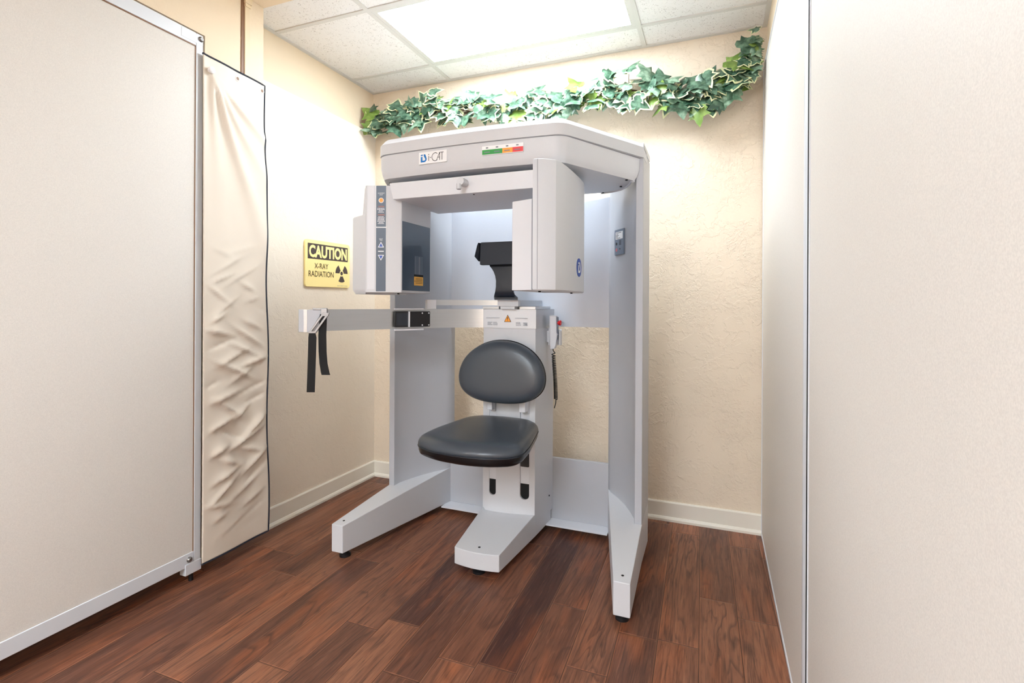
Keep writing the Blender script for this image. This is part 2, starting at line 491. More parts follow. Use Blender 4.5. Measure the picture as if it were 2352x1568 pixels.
# ceiling grid
bm = nb()
for x in (-1.597, -.372):
    box(bm, x-.012, x+.012, 1.891, YB, H-.0055, H+.002)
for x in (-1.597, -.372, -.98): box(bm, x-.012, x+.012, YF, 1.50, H-.0055, H+.002)
for y in (2.718, 2.092): box(bm, XLU, XR, y-.012, y+.012, H-.0053, H+.002)
for y in [1.49-.61*k for k in range(11)]: box(bm, -2.216, XR, y-.012, y+.012, H-.0053, H+.002)
box(bm, XLU, XLU+.022, 1.891, YB, H-.0066, H+.002); box(bm, XR-.022, XR, 1.891, YB, H-.0066, H+.002)
box(bm, XLU, XR, YB-.022, YB, H-.0064, H+.002)
struct('trim_5', bm, M['grid'], smooth=False)
# dark joints where tiles sit loose in the grid
# lights
def troffer(x0, x1, y0, y1, label, mat, group=None):
    t = thing('ceiling_light', label, 'ceiling light', ((x0+x1)/2, (y0+y1)/2, H-.012))
    if group: t['group'] = group
    bm = nb(); w = .024
    box(bm, x0, x1, y0, y0+w, H-.005, H-.001); box(bm, x0, x1, y1-w, y1, H-.005, H-.001)
    box(bm, x0, x0+w, y0+w, y1-w, H-.005, H-.001); box(bm, x1-w, x1, y0+w, y1-w, H-.005, H-.001)
    obj('frame', bm, M['grid'], t, bevel=.0008)
    obj('diffuser', box(nb(), x0+w+.001, x1-w-.001, y0+w+.001, y1-w-.001, H-.005, H-.002), mat, t, smooth=False)
troffer(-1.585, -.384, 2.104, 2.706, 'bright recessed ceiling light panel above the scanner', M['lamp'])
for k, y in enumerate((-1.548, -2.768, -3.988)):  # unseen fill panels added behind the camera to light the front faces
    for x0, side in ((-1.585, 'left'), (-.968, 'right')):
        troffer(x0, x0+.584, y, y+.586, 'added unseen ceiling fill panel behind the photographer, row %s, %s of the pair' % (('nearest', 'middle', 'farthest')[k], side), M['lamp_fill'], 'fill lights added in the unseen passage')
# ------------------------------------------------------------------ partitions
t = thing('partition_panel', 'tall beige partition panel in grey metal frame, left, beside the hanging curtain', 'partition', (-2.073, .6, 0))
PX0, PX1, PYE, PYS, PB, PZ = -2.090, -2.057, 1.575, -1.4, .071, 2.331
obj('panel', box(nb(), PX0+.006, PX1-.004, PYS+.01, PYE-.03, PB+.03, PZ-.03), M['panel'], t, smooth=False)
obj('vertical_frame', box(nb(), PX0, PX1, PYE-.031, PYE, PB, PZ), M['frame'], t, bevel=.002)
obj('top_rail', box(nb(), PX0, PX1, PYS, PYE-.0315, PZ-.054, PZ), M['frame'], t, bevel=.002)
obj('bottom_rail', box(nb(), PX0, PX1, PYS, PYE-.0315, PB, PB+.056), M['frame'], t, bevel=.002)
bm = nb(); box(bm, PX1-.0035, PX1-.002, PYS+.01, PYE-.031, PZ-.0585, PZ-.054); box(bm, PX1-.0035, PX1-.002, PYE-.0345, PYE-.031, PB+.056, PZ-.054)
obj('gasket', bm, M['brown'], t, smooth=False)
for z, y in ((PZ-.020, PYE-.012), (PB+.030, PYE-.052)):
    bm = nb(); loft(bm, [[(PX1+h, y+r*math.cos(k*PI/6), z+r*math.sin(k*PI/6)) for k in range(12)] for h, r in ((-.002, .012), (.006, .011), (.010, .007))])
    obj('bolt', bm, M['bolt'], t)
bm = nb(); prism(bm, [(PX1-.001, PYE-.098), (PX1+.0015, PYE-.098), (PX1+.0015, PYE-.001), (PX1-.001, PYE-.001)], PZ-.043, PZ-.006)
obj('corner_bracket', bm, M['frame'], t, bevel=.001)
obj('corner_foot', box(nb(), PX0, PX1+.003, PYE-.07, PYE+.002, PB-.034, PB+.014), M['frame'], t, bevel=.003)
for y in (1.545, .4, -1.2):
    bm = nb(); prism(bm, disc_poly(.009, 16, PX0+.014, y), 0, PB+.002); obj('levelling_foot', bm, M['black'], t)

RX0, RX1, RZ = .2286, .243, 2.404
def right_partition(y0, y1, label, near):
    t = thing('partition_panel', label, 'partition', (RX0, (y0+y1)/2, 0))
    obj('panel', box(nb(), RX0+.0015, RX1, y0+.02, y1-.004, .012, RZ-.006), M['panel'], t, smooth=False)
    obj('bottom_rail', box(nb(), RX0-.002, RX1, y0, y1, 0, .014), M['frame'], t, bevel=.001)
    obj('top_rail', box(nb(), RX0-.002, RX1, y0, y1, RZ-.010, RZ), M['frame'], t, bevel=.001)
    obj('vertical_frame', box(nb(), RX0-.0015, RX1, y1-.004, y1, .014, RZ-.010), M['frame'], t)
    if not near:
        bm = nb(); prism(bm, [(RX1, y0), (RX0-.001, y0), (RX0-.004, y0+.010), (RX0-.001, y0+.022), (RX0-.001, y0+.030), (RX0-.004, y0+.040), (RX0-.001, y0+.075), (RX0+.0015, y0+.095), (RX1, y0+.095)], .014, RZ-.01)
        obj('vertical_frame', bm, M['frame'], t, smooth=False)
        obj('gasket', box(nb(), RX0-.003, RX1, y0-.007, y0-.001, 0, RZ), M['hole'], t, smooth=False)
    return t
right_partition(1.545, 2.940, 'narrow-looking beige partition panel against the right wall, ending at the back wall baseboard', False)
right_partition(-1.2, 1.536, 'nearest beige speckled partition panel filling the right edge of the view', True)

# ------------------------------------------------------------------ curtain
t = thing('curtain', 'creased cream vinyl curtain with navy piping hanging beside the left partition', 'curtain', (-2.045, 1.74, .06))
rw = random.Random(3)
WR = []
for k in range(46):
    ca = rw.gauss(.30, .08) if k % 2 else rw.gauss(.68, .14)
    WR.append((ca, .03+.62*(k+.5)/46, rw.uniform(.10, .26), rw.uniform(.007, .014), rw.choice((1, 1, -.6))*rw.uniform(.014, .024), rw.choice((-1, 1, 1))*rw.uniform(.03, .11)))
def curtain_pt(a, b):
    # a 0..1 along y (left->right), b 0..1 bottom->top
    y0, y1 = 1.562+.006*(1-b), 1.884+.038*(1-b)
    y = y0+(y1-y0)*a
    zt = 2.250-.014*a; zb = .062
    z = zb+(zt-zb)*b
    w = 0
    lo = max(0, min(1, (.66-b)/.30))*max(.12, min(1, (b-.02)/.14))
    env = min(1, a/.14)*min(1, (1-a)/.10)
    for k_, (ca, cb_, ra, rb, am, sk) in enumerate(WR):
        da, db = (a-ca), (b-cb_)
        d_ = db-sk*da
        e_ = math.exp(-(da/ra)**2)*math.exp(-abs(d_)/rb*(1.0 if d_ > 0 else 3.6))
        w += am*e_
    w *= lo*env
    # folds that hang from the snap near the top left
    da, db = a-.10, .972-b
    if db > 0:
        for sl, am, wd in ((.9, .034, .07), (1.7, .026, .09), (3.2, .020, .14), (.2, .020, .06)):
            dd = (da-sl*db*3.0)/(wd*(.35+db*6))
            w += am*math.exp(-dd*dd)*math.exp(-db*(4.2 if sl < 1.5 else 11))*min(1, db*25)
    if b > .86: w += .006*math.sin(PI*min(1, max(0, (a-.08)/.45)))*(b-.86)/.14
    w += .004*math.sin(a*6+b*3)
    x = -2.042+max(-.008, w)
    y += .006*math.sin(b*19)*a
    return (x, y, z)
bm = nb(); NA, NB = 44, 240
g = [[bm.verts.new(curtain_pt(i/NA, j/NB)) for i in range(NA+1)] for j in range(NB+1)]
for j in range(NB):
    for i in range(NA): bm.faces.new((g[j][i], g[j][i+1], g[j+1][i+1], g[j+1][i]))
sheet = obj('sheet', bm, M['curtain'], t, angle=180)
sd = sheet.modifiers.new('Solid', 'SOLIDIFY'); sd.thickness = .0025; sd.offset = -1
edge = [curtain_pt(0, 1-.0)]+[curtain_pt(i/20, 1) for i in range(1, 21)]+[curtain_pt(1, 1-j/90) for j in range(1, 91)]+[curtain_pt(1-i/20, 0) for i in range(1, 21)]
obj('piping', tube(nb(), edge, .0052, 6), M['piping'], t)
def ring(bm, c, r, rr, n=20):
    tube(bm, [(c[0], c[1]+r*math.cos(2*PI*k/n), c[2]+r*math.sin(2*PI*k/n)) for k in range(n)], rr, 6, closed=True)
for a, bz in ((.53, .985), (.945, .985)):
    p = curtain_pt(a, bz); c = (p[0]+.002, p[1], p[2]); bm = nb(); ring(bm, c, .010, .0035)
    g_ = obj('grommet', bm, M['trim'], t, label='white ringed grommet')
    bm = nb(); loft(bm, [[(c[0]+h, c[1]+.0085*math.cos(k*PI/8), c[2]+.0085*math.sin(k*PI/8)) for k in range(16)] for h in (0, .001)])
    obj('eyelet_hole', bm, M['brown'], g_)
p = curtain_pt(.09, .972); bm = nb()
loft(bm, [[(p[0]+h, p[1]+r*math.cos(k*PI/10), p[2]+r*math.sin(k*PI/10)) for k in range(20)] for h, r in ((-.004, .009), (.014, .009), (.016, .015), (.022, .015), (.026, .010))])
obj('snap_knob', bm, M['print_white'], t)

# ------------------------------------------------------------------ caution sign
t = thing('caution_sign', 'yellow caution x-ray radiation sign on the left wall', 'sign', (-2.172, 2.48, 1.41))
fr = Frame((-2.166, 2.482, 1.414), (0, 1, .006), (0, -.006, 1), (1, 0, 0))
bm = nb(); fr.poly(bm, round_poly([(-.192, -.136), (.192, -.136), (.192, .136), (-.192, .136)], .018), -.011, 0)
obj('board', bm, M['yellow'], t, bevel=.001)
bm = nb(); fr.rect(bm, -.172, .172, .026, .115, 0, .0008)
band = obj('header_band', bm, M['signink'], t, smooth=False)
bm = nb(); text_into(bm, fr, 'CAUTION', 0, .0705, .073, .0012, bold=.042, width=.326)
obj('lettering', bm, M['yellow'], band, smooth=False)
bm = nb(); text_into(bm, fr, 'X-RAY', -.062, -.013, .031, .001, width=.115, bold=.004); text_into(bm, fr, 'RADIATION', -.062, -.060, .034, .001, width=.208, bold=.004)
obj('lettering', bm, M['olive'], t, smooth=False)
bm = nb(); cx, cy = .115, -.048
fr.poly(bm, disc_poly(.0115, 20, cx, cy), 0, .0008)
for a0 in (-120, 0, 120):
    a0 = a0-90 if True else a0
    arc = [(cx+.056*math.cos(math.radians(a0+d)), cy+.056*math.sin(math.radians(a0+d))) for d in range(-30, 31, 6)]
    inn = [(cx+.019*math.cos(math.radians(a0+d)), cy+.019*math.sin(math.radians(a0+d))) for d in range(30, -31, -12)]
    fr.poly(bm, arc+inn, 0, .0008)
obj('trefoil_symbol', bm, M['signink'], t, smooth=False)
bm = nb()
for k, (x0, x1) in enumerate(((.075, .098), (.102, .128), (.132, .138), (.142, .170))): fr.rect(bm, x0, x1, -.1265, -.1245, 0, .0005)
fine_parts(bm, 'fine_print', M['print_grey'], t, .03)

# ------------------------------------------------------------------ ivy garland
t = thing('ivy_garland', 'artificial ivy garland of green and cream-edged leaves draped along the back wall', 'garland', (-1.0, 2.9, 2.36))
gp = [(-2.16, 2.895, 2.405), (-1.95, 2.89, 2.40), (-1.70, 2.89, 2.41), (-1.45, 2.89, 2.385), (-1.20, 2.89, 2.35), (-.95, 2.89, 2.345), (-.70, 2.89, 2.35), (-.45, 2.89, 2.355), (-.22, 2.89, 2.31), (-.05, 2.89, 2.275), (.08, 2.89, 2.33), (.17, 2.89, 2.42), (.195, 2.88, 2.50)]
def catmull(P, u):
    n = len(P)-1; f = u*n; i = min(int(f), n-1); s = f-i
    p = [Vector(P[max(0, min(n, i+k))]) for k in (-1, 0, 1, 2)]
    return .5*((2*p[1])+(-p[0]+p[2])*s+(2*p[0]-5*p[1]+4*p[2]-p[3])*s*s+(-p[0]+3*p[1]-3*p[2]+p[3])*s**3)
bm = nb()
tube(bm, [catmull(gp, k/60)+Vector((0, .012*math.sin(k*.9), .012*math.cos(k*.7))) for k in range(61)], .0055, 6)
tube(bm, [catmull(gp, k/60)+Vector((0, .014*math.cos(k*.8), .016*math.sin(k*.6))) for k in range(61)], .0045, 6)
obj('vine', bm, M['vine'], t)
OUT = [(0, -.06), (.16, -.16), (.36, -.10), (.50, .10), (.40, .22), (.62, .44), (.40, .46), (.24, .52), (.17, .72), (0, 1.0), (-.17, .72), (-.24, .52), (-.40, .46), (-.62, .44), (-.40, .22), (-.50, .10), (-.36, -.10), (-.16, -.16)]
def leaf(bm, P, nrm, tip, size, margin):
    n = nrm.normalized(); tdir = (tip-n*tip.dot(n)).normalized(); s = tdir.cross(n)
    def pt(x, y, k=1):
        h = -.10*abs(x)*size+.22*size*(abs(x)**2)*-1*.6-.14*size*max(0, y-.3)**2+.02*size*math.sin(9*x+7*y)
        return P+s*x*size+tdir*(y-.2)*size+n*h
    c0 = (0, .2); inner = []; outer = []
    j = [random.uniform(-.05, .05) for _ in OUT]
    for k, (x, y) in enumerate(OUT):
        f = .82+j[k]*.8 if margin else .86
        inner.append(bm.verts.new(pt(c0[0]+(x-c0[0])*f, c0[1]+(y-c0[1])*f)))
        outer.append(bm.verts.new(pt(x, y)))
    mid = bm.verts.new(pt(*c0)+n*size*.02)
    m = len(OUT)
    for k in range(m):
        q = (k+1) % m
        f = bm.faces.new((mid, inner[k], inner[q])); f.material_index = 0
        f = bm.faces.new((inner[k], outer[k], outer[q], inner[q])); f.material_index = 1 if margin else 0
kinds = {'dark': nb(), 'mid': nb(), 'lime': nb(), 'varieg': nb()}
stems = nb()
NL = 330
for k in range(NL):
    u = (k+random.random())/NL
    c = catmull(gp, u)
    a = random.uniform(0, 2*PI); rad = random.random()**.6
    sp = .100*(.8+.4*math.sin(u*17+1)**2)
    if u < .05 or u > .93: sp *= .8
    P = c+Vector((random.uniform(-.03, .03), -.035-.05*random.random(), 0))+Vector((0, .012*math.cos(a), 1))*0+Vector((0, 0, sp*rad*math.sin(a)*1.0))
    P.x += .03*math.cos(a)
    P.y = min(2.935, max(2.80, P.y))
    P.x = max(-2.13, min(.185, P.x))
    size = random.uniform(.078, .128)
    if P.x > .14: size = min(size, .062)
    nrm = Vector((random.gauss(.1, .45), -1.0, random.gauss(.7, .45)))
    out = (P-c); tip = Vector((out.x*6+random.gauss(0, .5), -.1, out.z*8+random.gauss(-.25, .5)))
    r = random.random()
    kk = 'varieg' if r < .34 else 'dark' if r < .62 else 'mid' if r < .88 else 'lime'
    leaf(kinds[kk], P, nrm, tip, size, kk == 'varieg')
    if k % 4 == 0: tube(stems, [c, (c+P)/2+Vector((0, -.01, .01)), P], .0016, 4)
obj('leaf_stems', stems, M['vine'], t)['kind'] = 'stuff'
obj('leaves', kinds['dark'], M['leaf'], t, angle=80, label='dark green leaves')
obj('leaves', kinds['mid'], M['leaf2'], t, angle=80, label='mid green leaves')
obj('leaves', kinds['lime'], M['lime'], t, angle=80, label='lime green leaves')
obj('leaves', kinds['varieg'], [M['leaf'], M['cream']], t, angle=80, label='green leaves with cream edges')

# ------------------------------------------------------------------ scanner
C = -.965
sc = thing('dental_scanner', 'grey seated dental x-ray scanner with black chair under the ceiling light', 'x-ray machine', (C, 2.35, 0))
mir = lambda s, pts: [(C+s*x, y) for x, y in pts]
INNER = [(.635, 2.345), (.627, 2.389), (.601, 2.447), (.565, 2.513), (.526, 2.568), (.477, 2.626), (.458, 2.652)]
LEGZ = lambda x, y: .162+.1*(min(y, 2.65)-1.92)
for s in (-1, 1):
    poly = [(.667, 2.345)]+INNER+[(.458, 2.70), (.56, 2.70), (.650, 2.64), (.667, 2.575)]
    c = obj('side_column', prism(nb(), mir(s, poly), .10, 1.873), M['cool'], sc, bevel=.0025, angle=50)
    leg = [(.682, 1.915), (.668, 2.345), (.667, 2.57), (.655, 2.64), (.56, 2.705), (.458, 2.705), (.458, 2.65), (.619, 1.915)]
    l = obj('leg', prism(nb(), mir(s, leg), lambda x, y: .035, LEGZ), M['warm'], sc, bevel=.003)
    for hx, hy in ((.647, 1.958),):
        obj('bolt_hole', prism(nb(), disc_poly(.0055, 14, C+s*hx, hy), LEGZ(0, hy)-.002, LEGZ(0, hy)+.0007), M['hole'], l)
    for px, py in ((.645, 1.965), (.60, 2.62)):
        bm = nb(); loft(bm, [[(C+s*px+r*math.cos(k*PI/10), py+r*math.sin(k*PI/10), z) for k in range(20)] for z, r in ((0, .026), (.010, .026), (.016, .018), (.05, .018))])
        obj('levelling_foot', bm, M['black'], sc)
# rear panels
bm = nb(); box(bm, C-.46, C+.46, 2.652, 2.672, .037, .362)
obj('lower_rear_panel', bm, M['cool'], sc, bevel=.002)
obj('base_flange', box(nb(), C-.47, C+.47, 2.565, 2.66, .030, .037), M['white'], sc, bevel=.001)
xs = [i/24*2-1 for i in range(25)]
top = [(C+.46*x, 1.712+.026*abs(x)**3) for x in xs]
bm = nb(); loft(bm, [[(x, y, z) for x, z in [(C-.46, 1.064)]+[(C+.46, 1.064)]+top[::-1]] for y in (2.652, 2.670)])
obj('upper_rear_panel', bm, M['rear'], sc)
# centre post and foot
def bow(h, y, d, n=12): return [(C-h+2*h*k/n, y-d*(1-(2*k/n-1)**2)) for k in range(n+1)]
post = bow(.141, 2.412, .014)+[(C+.160, 2.652), (C-.160, 2.652)]
po = obj('centre_post', prism(nb(), post, .09, 1.068), M['warm'], sc, smooth=False)
def slot(x0, x1, z0, z1):
    r = (x1-x0)/2; cx = (x0+x1)/2; n = 12
    pts = [(cx+r*math.cos(PI+PI*k/n), z0+r+r*math.sin(PI+PI*k/n)) for k in range(n+1)]+[(cx+r*math.cos(PI*k/n), z1-r+r*math.sin(PI*k/n)) for k in range(n+1)]
    return pts
SL = [(C-.103, C-.064, .212, .95), (C+.066, C+.113, .212, .95)]
cs = []
for s_ in SL:
    bm = nb(); loft(bm, [[(x, y, z) for x, z in slot(*s_)] for y in (2.36, 2.47)])
    cs.append(obj('cutter', bm, M['hole'], sc))
cut(po, cs)
for (x0, x1, z0, z1), zc in zip(SL, (.292, .29)):
    obj('slot_lining', box(nb(), x0-.004, x1+.004, 2.414, 2.45, z0-.005, z1), M['hole'], po, smooth=False)
    obj('slot_cover', box(nb(), x0, x1, 2.410, 2.4145, zc, z1-.05), M['cover'], po, smooth=False)
obj('slide_stop', box(nb(), SL[1][0]+.002, SL[1][1]-.002, 2.402, 2.414, .375, .475), M['black'], po, bevel=.003)
foot = bow(.108, 2.040, .014)+[(C+.141, 2.42), (C+.155, 2.64), (C-.155, 2.64), (C-.141, 2.42)]
fz = lambda x, y: .104+.1*(min(y, 2.44)-2.035)
fo = obj('centre_foot', prism(nb(), foot, lambda x, y: .030, fz), M['warm'], sc, bevel=.003)
obj('bolt_hole', prism(nb(), disc_poly(.0055, 14, C, 2.070), fz(0, 2.07)-.002, fz(0, 2.07)+.0007), M['hole'], fo)
bm = nb(); loft(bm, [[(C+r*math.cos(k*PI/10), 2.066+r*math.sin(k*PI/10), z) for k in range(20)] for z, r in ((0, .028), (.010, .028), (.016, .012), (.04, .012))])
obj('levelling_foot', bm, M['black'], sc)
# side screws
for p_, par in (((C+.1575, 2.60, .175), po),):
    bm = nb(); loft(bm, [[(p_[0]+h, p_[1]+.004*math.cos(k*PI/6), p_[2]+.004*math.sin(k*PI/6)) for k in range(12)] for h in (-.002, .002)])
    obj('screw', bm, M['hole'], par)

# canopy
def arc_front(hw, y, d, n=14): return [(C-hw+2*hw*k/n, y-d*(1-(2*k/n-1)**2)) for k in range(n+1)]
HW = .418
front = round_poly([(C-.668, 2.345), (C-HW, 1.902)] + [] + [(C+HW, 1.902), (C+.668, 2.345)], [0, .075, .075, 0], 8)
# bow the straight front edge outward
def bowed(pts, d=.016):
    out = []
    for (x, y) in pts:
        out.append((x, y))
    i0 = max(range(len(out)), key=lambda i: (out[i][1] < 1.9021 and out[i][0] < C, out[i][0] if out[i][0] < C else -9))
    res = out[:i0+1]
    a = out[i0]; b = out[i0+1]
    for k in range(1, 14):
        u = k/14; res.append((a[0]+(b[0]-a[0])*u, 1.902-d*(1-(2*u-1)**2)))
    return res+out[i0+1:]
front = bowed(front)
lid = front+[(C+.668, 2.45), (C+.46, 2.47), (C-.46, 2.47), (C-.668, 2.45)]
bm = nb()
loft(bm, [[(x, y, z) for x, y in offset(lid, ins)] for z, ins in ((1.838, .006), (1.839, 0), (1.884, 0), (1.906, .020), (1.909, .028))])
can = obj('canopy_cover', bm, M['warm'], sc, angle=35)
for s in (-1, 1):   # thin rear lugs resting on the columns
    obj('column_cap', prism(nb(), mir(s, [(.668, 2.345), (.668, 2.575), (.56, 2.70), (.42, 2.70), (.42, 2.46), (.46, 2.46)]), 1.877, 1.906), M['warm'], sc, bevel=.003)
body = front[1:-1]
def body_ring(yb):
    k = yb-2.552
    return [(C-.655, 2.345)]+body+[(C+.655, 2.345), (C+.630, 2.352), (C+.618, 2.389), (C+.592, 2.447), (C+.556, 2.503+k*.6), (C+.50, 2.540+k), (C+.44, yb), (C-.44, yb), (C-.50, 2.540+k), (C-.556, 2.503+k*.6), (C-.592, 2.447), (C-.618, 2.389), (C-.630, 2.352)]
bm = nb()
loft(bm, [[(x, y, z) for x, y in offset(body_ring(yb), ins)] for z, ins, yb in ((1.736, .018, 2.552), (1.738, .017, 2.552), (1.746, .014, 2.552), (1.752, .011, 2.545), (1.760, .009, 2.47), (1.785, .004, 2.47), (1.834, .003, 2.47), (1.8345, .010, 2.47), (1.84, .010, 2.47))])
cb = obj('canopy_body', bm, M['warm'], sc, angle=35)
rimp = [p for p in offset(body_ring(2.552), .018)]
iR = [i for i, p in enumerate(rimp) if p[1] > 2.30 and p[0] > C]
obj('underside_rim', tube(nb(), [(rimp[i][0], rimp[i][1], 1.735) for i in iR], .005, 6), M['white'], sc)
for (x, y) in ((C+.60, 2.30), (C+.555, 2.42), (C+.45, 2.53), (C-.05, 2.02), (C-.42, 1.99)):
    obj('screw', prism(nb(), disc_poly(.006, 10, x, y), 1.732, 1.737), M['hole'], cb)

# marks on the canopy front
def canopy_y(x):
    u = (x-(C-HW))/(2*HW); return 1.902-.016*(1-(2*u-1)**2)+.0005
def front_frame(xc, zc):
    e = .02; dy = (canopy_y(xc+e)-canopy_y(xc-e))/(2*e)
    return Frame((xc, canopy_y(xc)+.0030, zc), (1, dy, 0), (0, 0, 1))

def annulus(bm, fr, cx, cy, r0, r1, a0, a1, h=.0028, n=14, ky=1.0):
    for k in range(n):
        t0 = math.radians(a0+(a1-a0)*k/n); t1 = math.radians(a0+(a1-a0)*(k+1)/n)
        q = [(cx+r*math.cos(t), cy+ky*r*math.sin(t)) for r, t in ((r0, t0), (r1, t0), (r1, t1), (r0, t1))]
        bm.faces.new([bm.verts.new(fr.p(x, y, h)) for x, y in q])
def quad(bm, fr, pts, h=.0028): bm.faces.new([bm.verts.new(fr.p(x, y, h)) for x, y in pts])

fr = front_frame(-1.104, 1.799)
bm = nb(); fr.rect(bm, -.069, .066, -.024, .026, -.002, .0022)
nl = obj('name_label', bm, M['label'], cb, smooth=False)
bm = nb()
quad(bm, fr, [(-.022, -.013), (-.0195, -.013), (-.0195, .008), (-.022, .008)]); quad(bm, fr, [(-.0225, .012), (-.019, .012), (-.019, .0155), (-.0225, .0155)])
quad(bm, fr, [(-.016, -.0005), (-.0085, -.0005), (-.0085, .0015), (-.016, .0015)])
annulus(bm, fr, .011, .001, .0145, .0168, 48, 312, ky=1.08)
quad(bm, fr, [(.0165, -.0145), (.019, -.0145), (.0335, .018), (.031, .018)]); quad(bm, fr, [(.0315, -.0145), (.034, -.0145), (.034, .018), (.0315, .018)]); quad(bm, fr, [(.0235, -.003), (.033, -.003), (.033, -.001), (.0235, -.001)])
quad(bm, fr, [(.034, .0162), (.052, .0162), (.052, .0184), (.034, .0184)]); quad(bm, fr, [(.0425, -.0145), (.045, -.0145), (.045, .017), (.0425, .017)])
obj('lettering', bm, M['print_black'], nl, smooth=False)
def emblem_into(bm, fr, cx, cy, k, h=.0028):
    """the blue mark: a dotted i merged with a rounded drop"""
    P = lambda pts: quad(bm, fr, [(cx+x*k, cy+y*k) for x, y in pts], h)
    P([(-.9, .62), (-.28, .70), (-.28, 1.0), (-.9, .92)])
    P([(-.9, -1.0), (-.38, -1.0), (-.38, .42), (-.9, .42)])
    P([(-.38, -1.0), (.1, -1.0), (.1, -.58), (-.38, -.58)])
    P([(-.02, 1.0), (.42, 1.0), (.62, .60), (.04, .50)])
    P([(.04, .50), (.62, .60), (.88, -.16), (.46, -.20)])
    annulus(bm, fr, cx+.1*k, cy-.22*k, .36*k, .78*k, -90, 8, h)
bm = nb(); emblem_into(bm, fr, -.045, .0, .0165)
obj('emblem', bm, M['cyan'], nl, smooth=False)
fr = front_frame(-.789, 1.804)
fr = Frame(fr.o+Vector((0, 0, -.003)), fr.u, fr.v)
bm = nb(); fr.rect(bm, -.088, .088, -.018, .018, -.002, .0022)
sl_ = obj('scale_label', bm, M['label'], cb, smooth=False)
for x0, x1, m_, nm in ((-.087, 0, 'green', 'green_band'), (0, .043, 'amber', 'amber_band'), (.043, .087, 'red', 'red_band')):
    bm = nb(); fr.rect(bm, x0, x1, -.016, .003, .002, .0028); obj(nm, bm, M[m_], sl_, smooth=False)
bm = nb()
for k in range(4):
    x = -.066+.043*k; fr.rect(bm, x-.005, x+.005, .008, .013, .002, .0026)
    fr.rect(bm, x-.012, x+.012, -.009, -.0055, .002, .0031)
fine_parts(bm, 'fine_print', M['print_grey'], sl_)

# gantry bar
bm = nb()
loft(bm, [[(C-.368, 1.905, 1.712), (C+.36, 1.905, 1.712), (C+.36, 1.908, 1.640), (C-.350, 1.908, 1.640)], [(C-.368, 2.30, 1.712), (C+.36, 2.30, 1.712), (C+.36, 2.30, 1.640), (C-.350, 2.30, 1.640)]])
gb = obj('gantry_bar', bm, M['white'], sc, bevel=.003)
obj('rotation_hub', prism(nb(), disc_poly(.10, 40, C, 2.16), 1.70, 1.745), M['warm'], sc)
kx, kz = -.962, 1.682
bm = nb(); loft(bm, [[(kx+r*math.cos(k*PI/14), y, kz+r*math.sin(k*PI/14)) for k in range(28)] for y, r in ((1.907, .017), (1.868, .017), (1.864, .015))])
kb = obj('locking_knob', bm, M['warm'], gb)
bm = nb(); loft(bm, [[(kx-.008+r*math.cos(k*PI/10), 1.868+r*math.sin(k*PI/10), z) for k in range(20)] for z, r in ((kz-.010, .0105), (kz-.030, .0105), (kz-.032, .009))])
obj('lever', bm, M['warm'], kb)
obj('screw', prism(nb(), disc_poly(.004, 10, C+.03, 1.935), 1.6385, 1.641), M['hole'], gb)

# x-ray source housing (left)
A, B, Cc, D, Ee, G = (-1.563, 1.951), (-1.437, 1.882), (-1.397, 1.897), (-1.352, 1.915), (-1.297, 1.950), (-1.297, 2.200)
bm = nb(); prism(bm, [B, Cc, D, Ee, G, (-1.40, 2.28), (-1.448, 2.2), (-1.448, 1.89)], 1.232, 1.706)
sh = obj('source_housing', bm, M['warm'], sc, bevel=.003)
bm = nb(); loft(bm, [[(x, y, z) for x, y in offset([A, (-1.446, 1.890), (-1.446, 2.24), (-1.50, 2.26), (-1.563, 2.18)], ins)] for z, ins in ((1.226, .012), (1.240, .003), (1.25, 0), (1.575, 0), (1.582, .004))])
obj('side_cover', bm, M['warm'], sh, angle=30)
bm = nb(); loft(bm, [[(-1.446, 1.895, z0_), (-1.446, 2.2, z0_), (x_, 2.2, z0_), (x_, y_, z0_)] for z0_, x_, y_ in ((1.578, -1.482, 1.915), (1.700, -1.462, 1.905))])
obj('upper_side_cover', bm, M['warm'], sh, bevel=.002)
uv_ = Vector((Cc[0]-B[0], Cc[1]-B[1], 0))
fr = Frame((B[0], B[1], 0), uv_, (0, 0, 1)); Lb = uv_.length
bm = nb(); fr.rect(bm, .006, Lb-.002, 1.245, 1.704, -.002, .002); obj('edge_strip', bm, M['cover'], sh, bevel=.0008)
uv_ = Vector((D[0]-Cc[0], D[1]-Cc[1], 0)); Lp = uv_.length
fr = Frame((Cc[0], Cc[1], 0), uv_, (0, 0, 1))
bm = nb(); fr.rect(bm, .001, Lp-.001, 1.238, 1.704, -.002, .0012); cp = obj('control_panel', bm, M['strip'], sh, smooth=False)
m_ = Lp/2
bm = nb()
fr.rect(bm, .0, .0022, 1.238, 1.704, 0, .002); fr.rect(bm, Lp-.0022, Lp, 1.238, 1.704, 0, .002); fr.rect(bm, 0, Lp, 1.5185, 1.5225, 0, .002)
fr.rect(bm, m_-.0125, m_+.0125, 1.4125, 1.4165, 0, .002)
fr.poly(bm, disc_poly(.0115, 24, m_, 1.6395), 0, .0018)
fr.poly(bm, [(m_-.0135, 1.4315), (m_+.0135, 1.4315), (m_, 1.4565)], 0, .0018); fr.poly(bm, [(m_-.0135, 1.3985), (m_+.0135, 1.3985), (m_, 1.3735)], 0, .0018)
obj('white_markings', bm, M['print_white'], cp, smooth=False)
bm = nb(); fr.poly(bm, disc_poly(.0088, 24, m_, 1.6395), .001, .0028); obj('orange_button', bm, M['orange'], cp, smooth=False)
for pts in ([(m_-.0085, 1.4345), (m_+.0085, 1.4345), (m_, 1.4505)], [(m_-.0085, 1.3955), (m_+.0085, 1.3955), (m_, 1.3795)]):
    bm = nb(); fr.poly(bm, pts, .001, .0028); obj('arrow_button', bm, M['blue'], cp, smooth=False)
bm = nb()
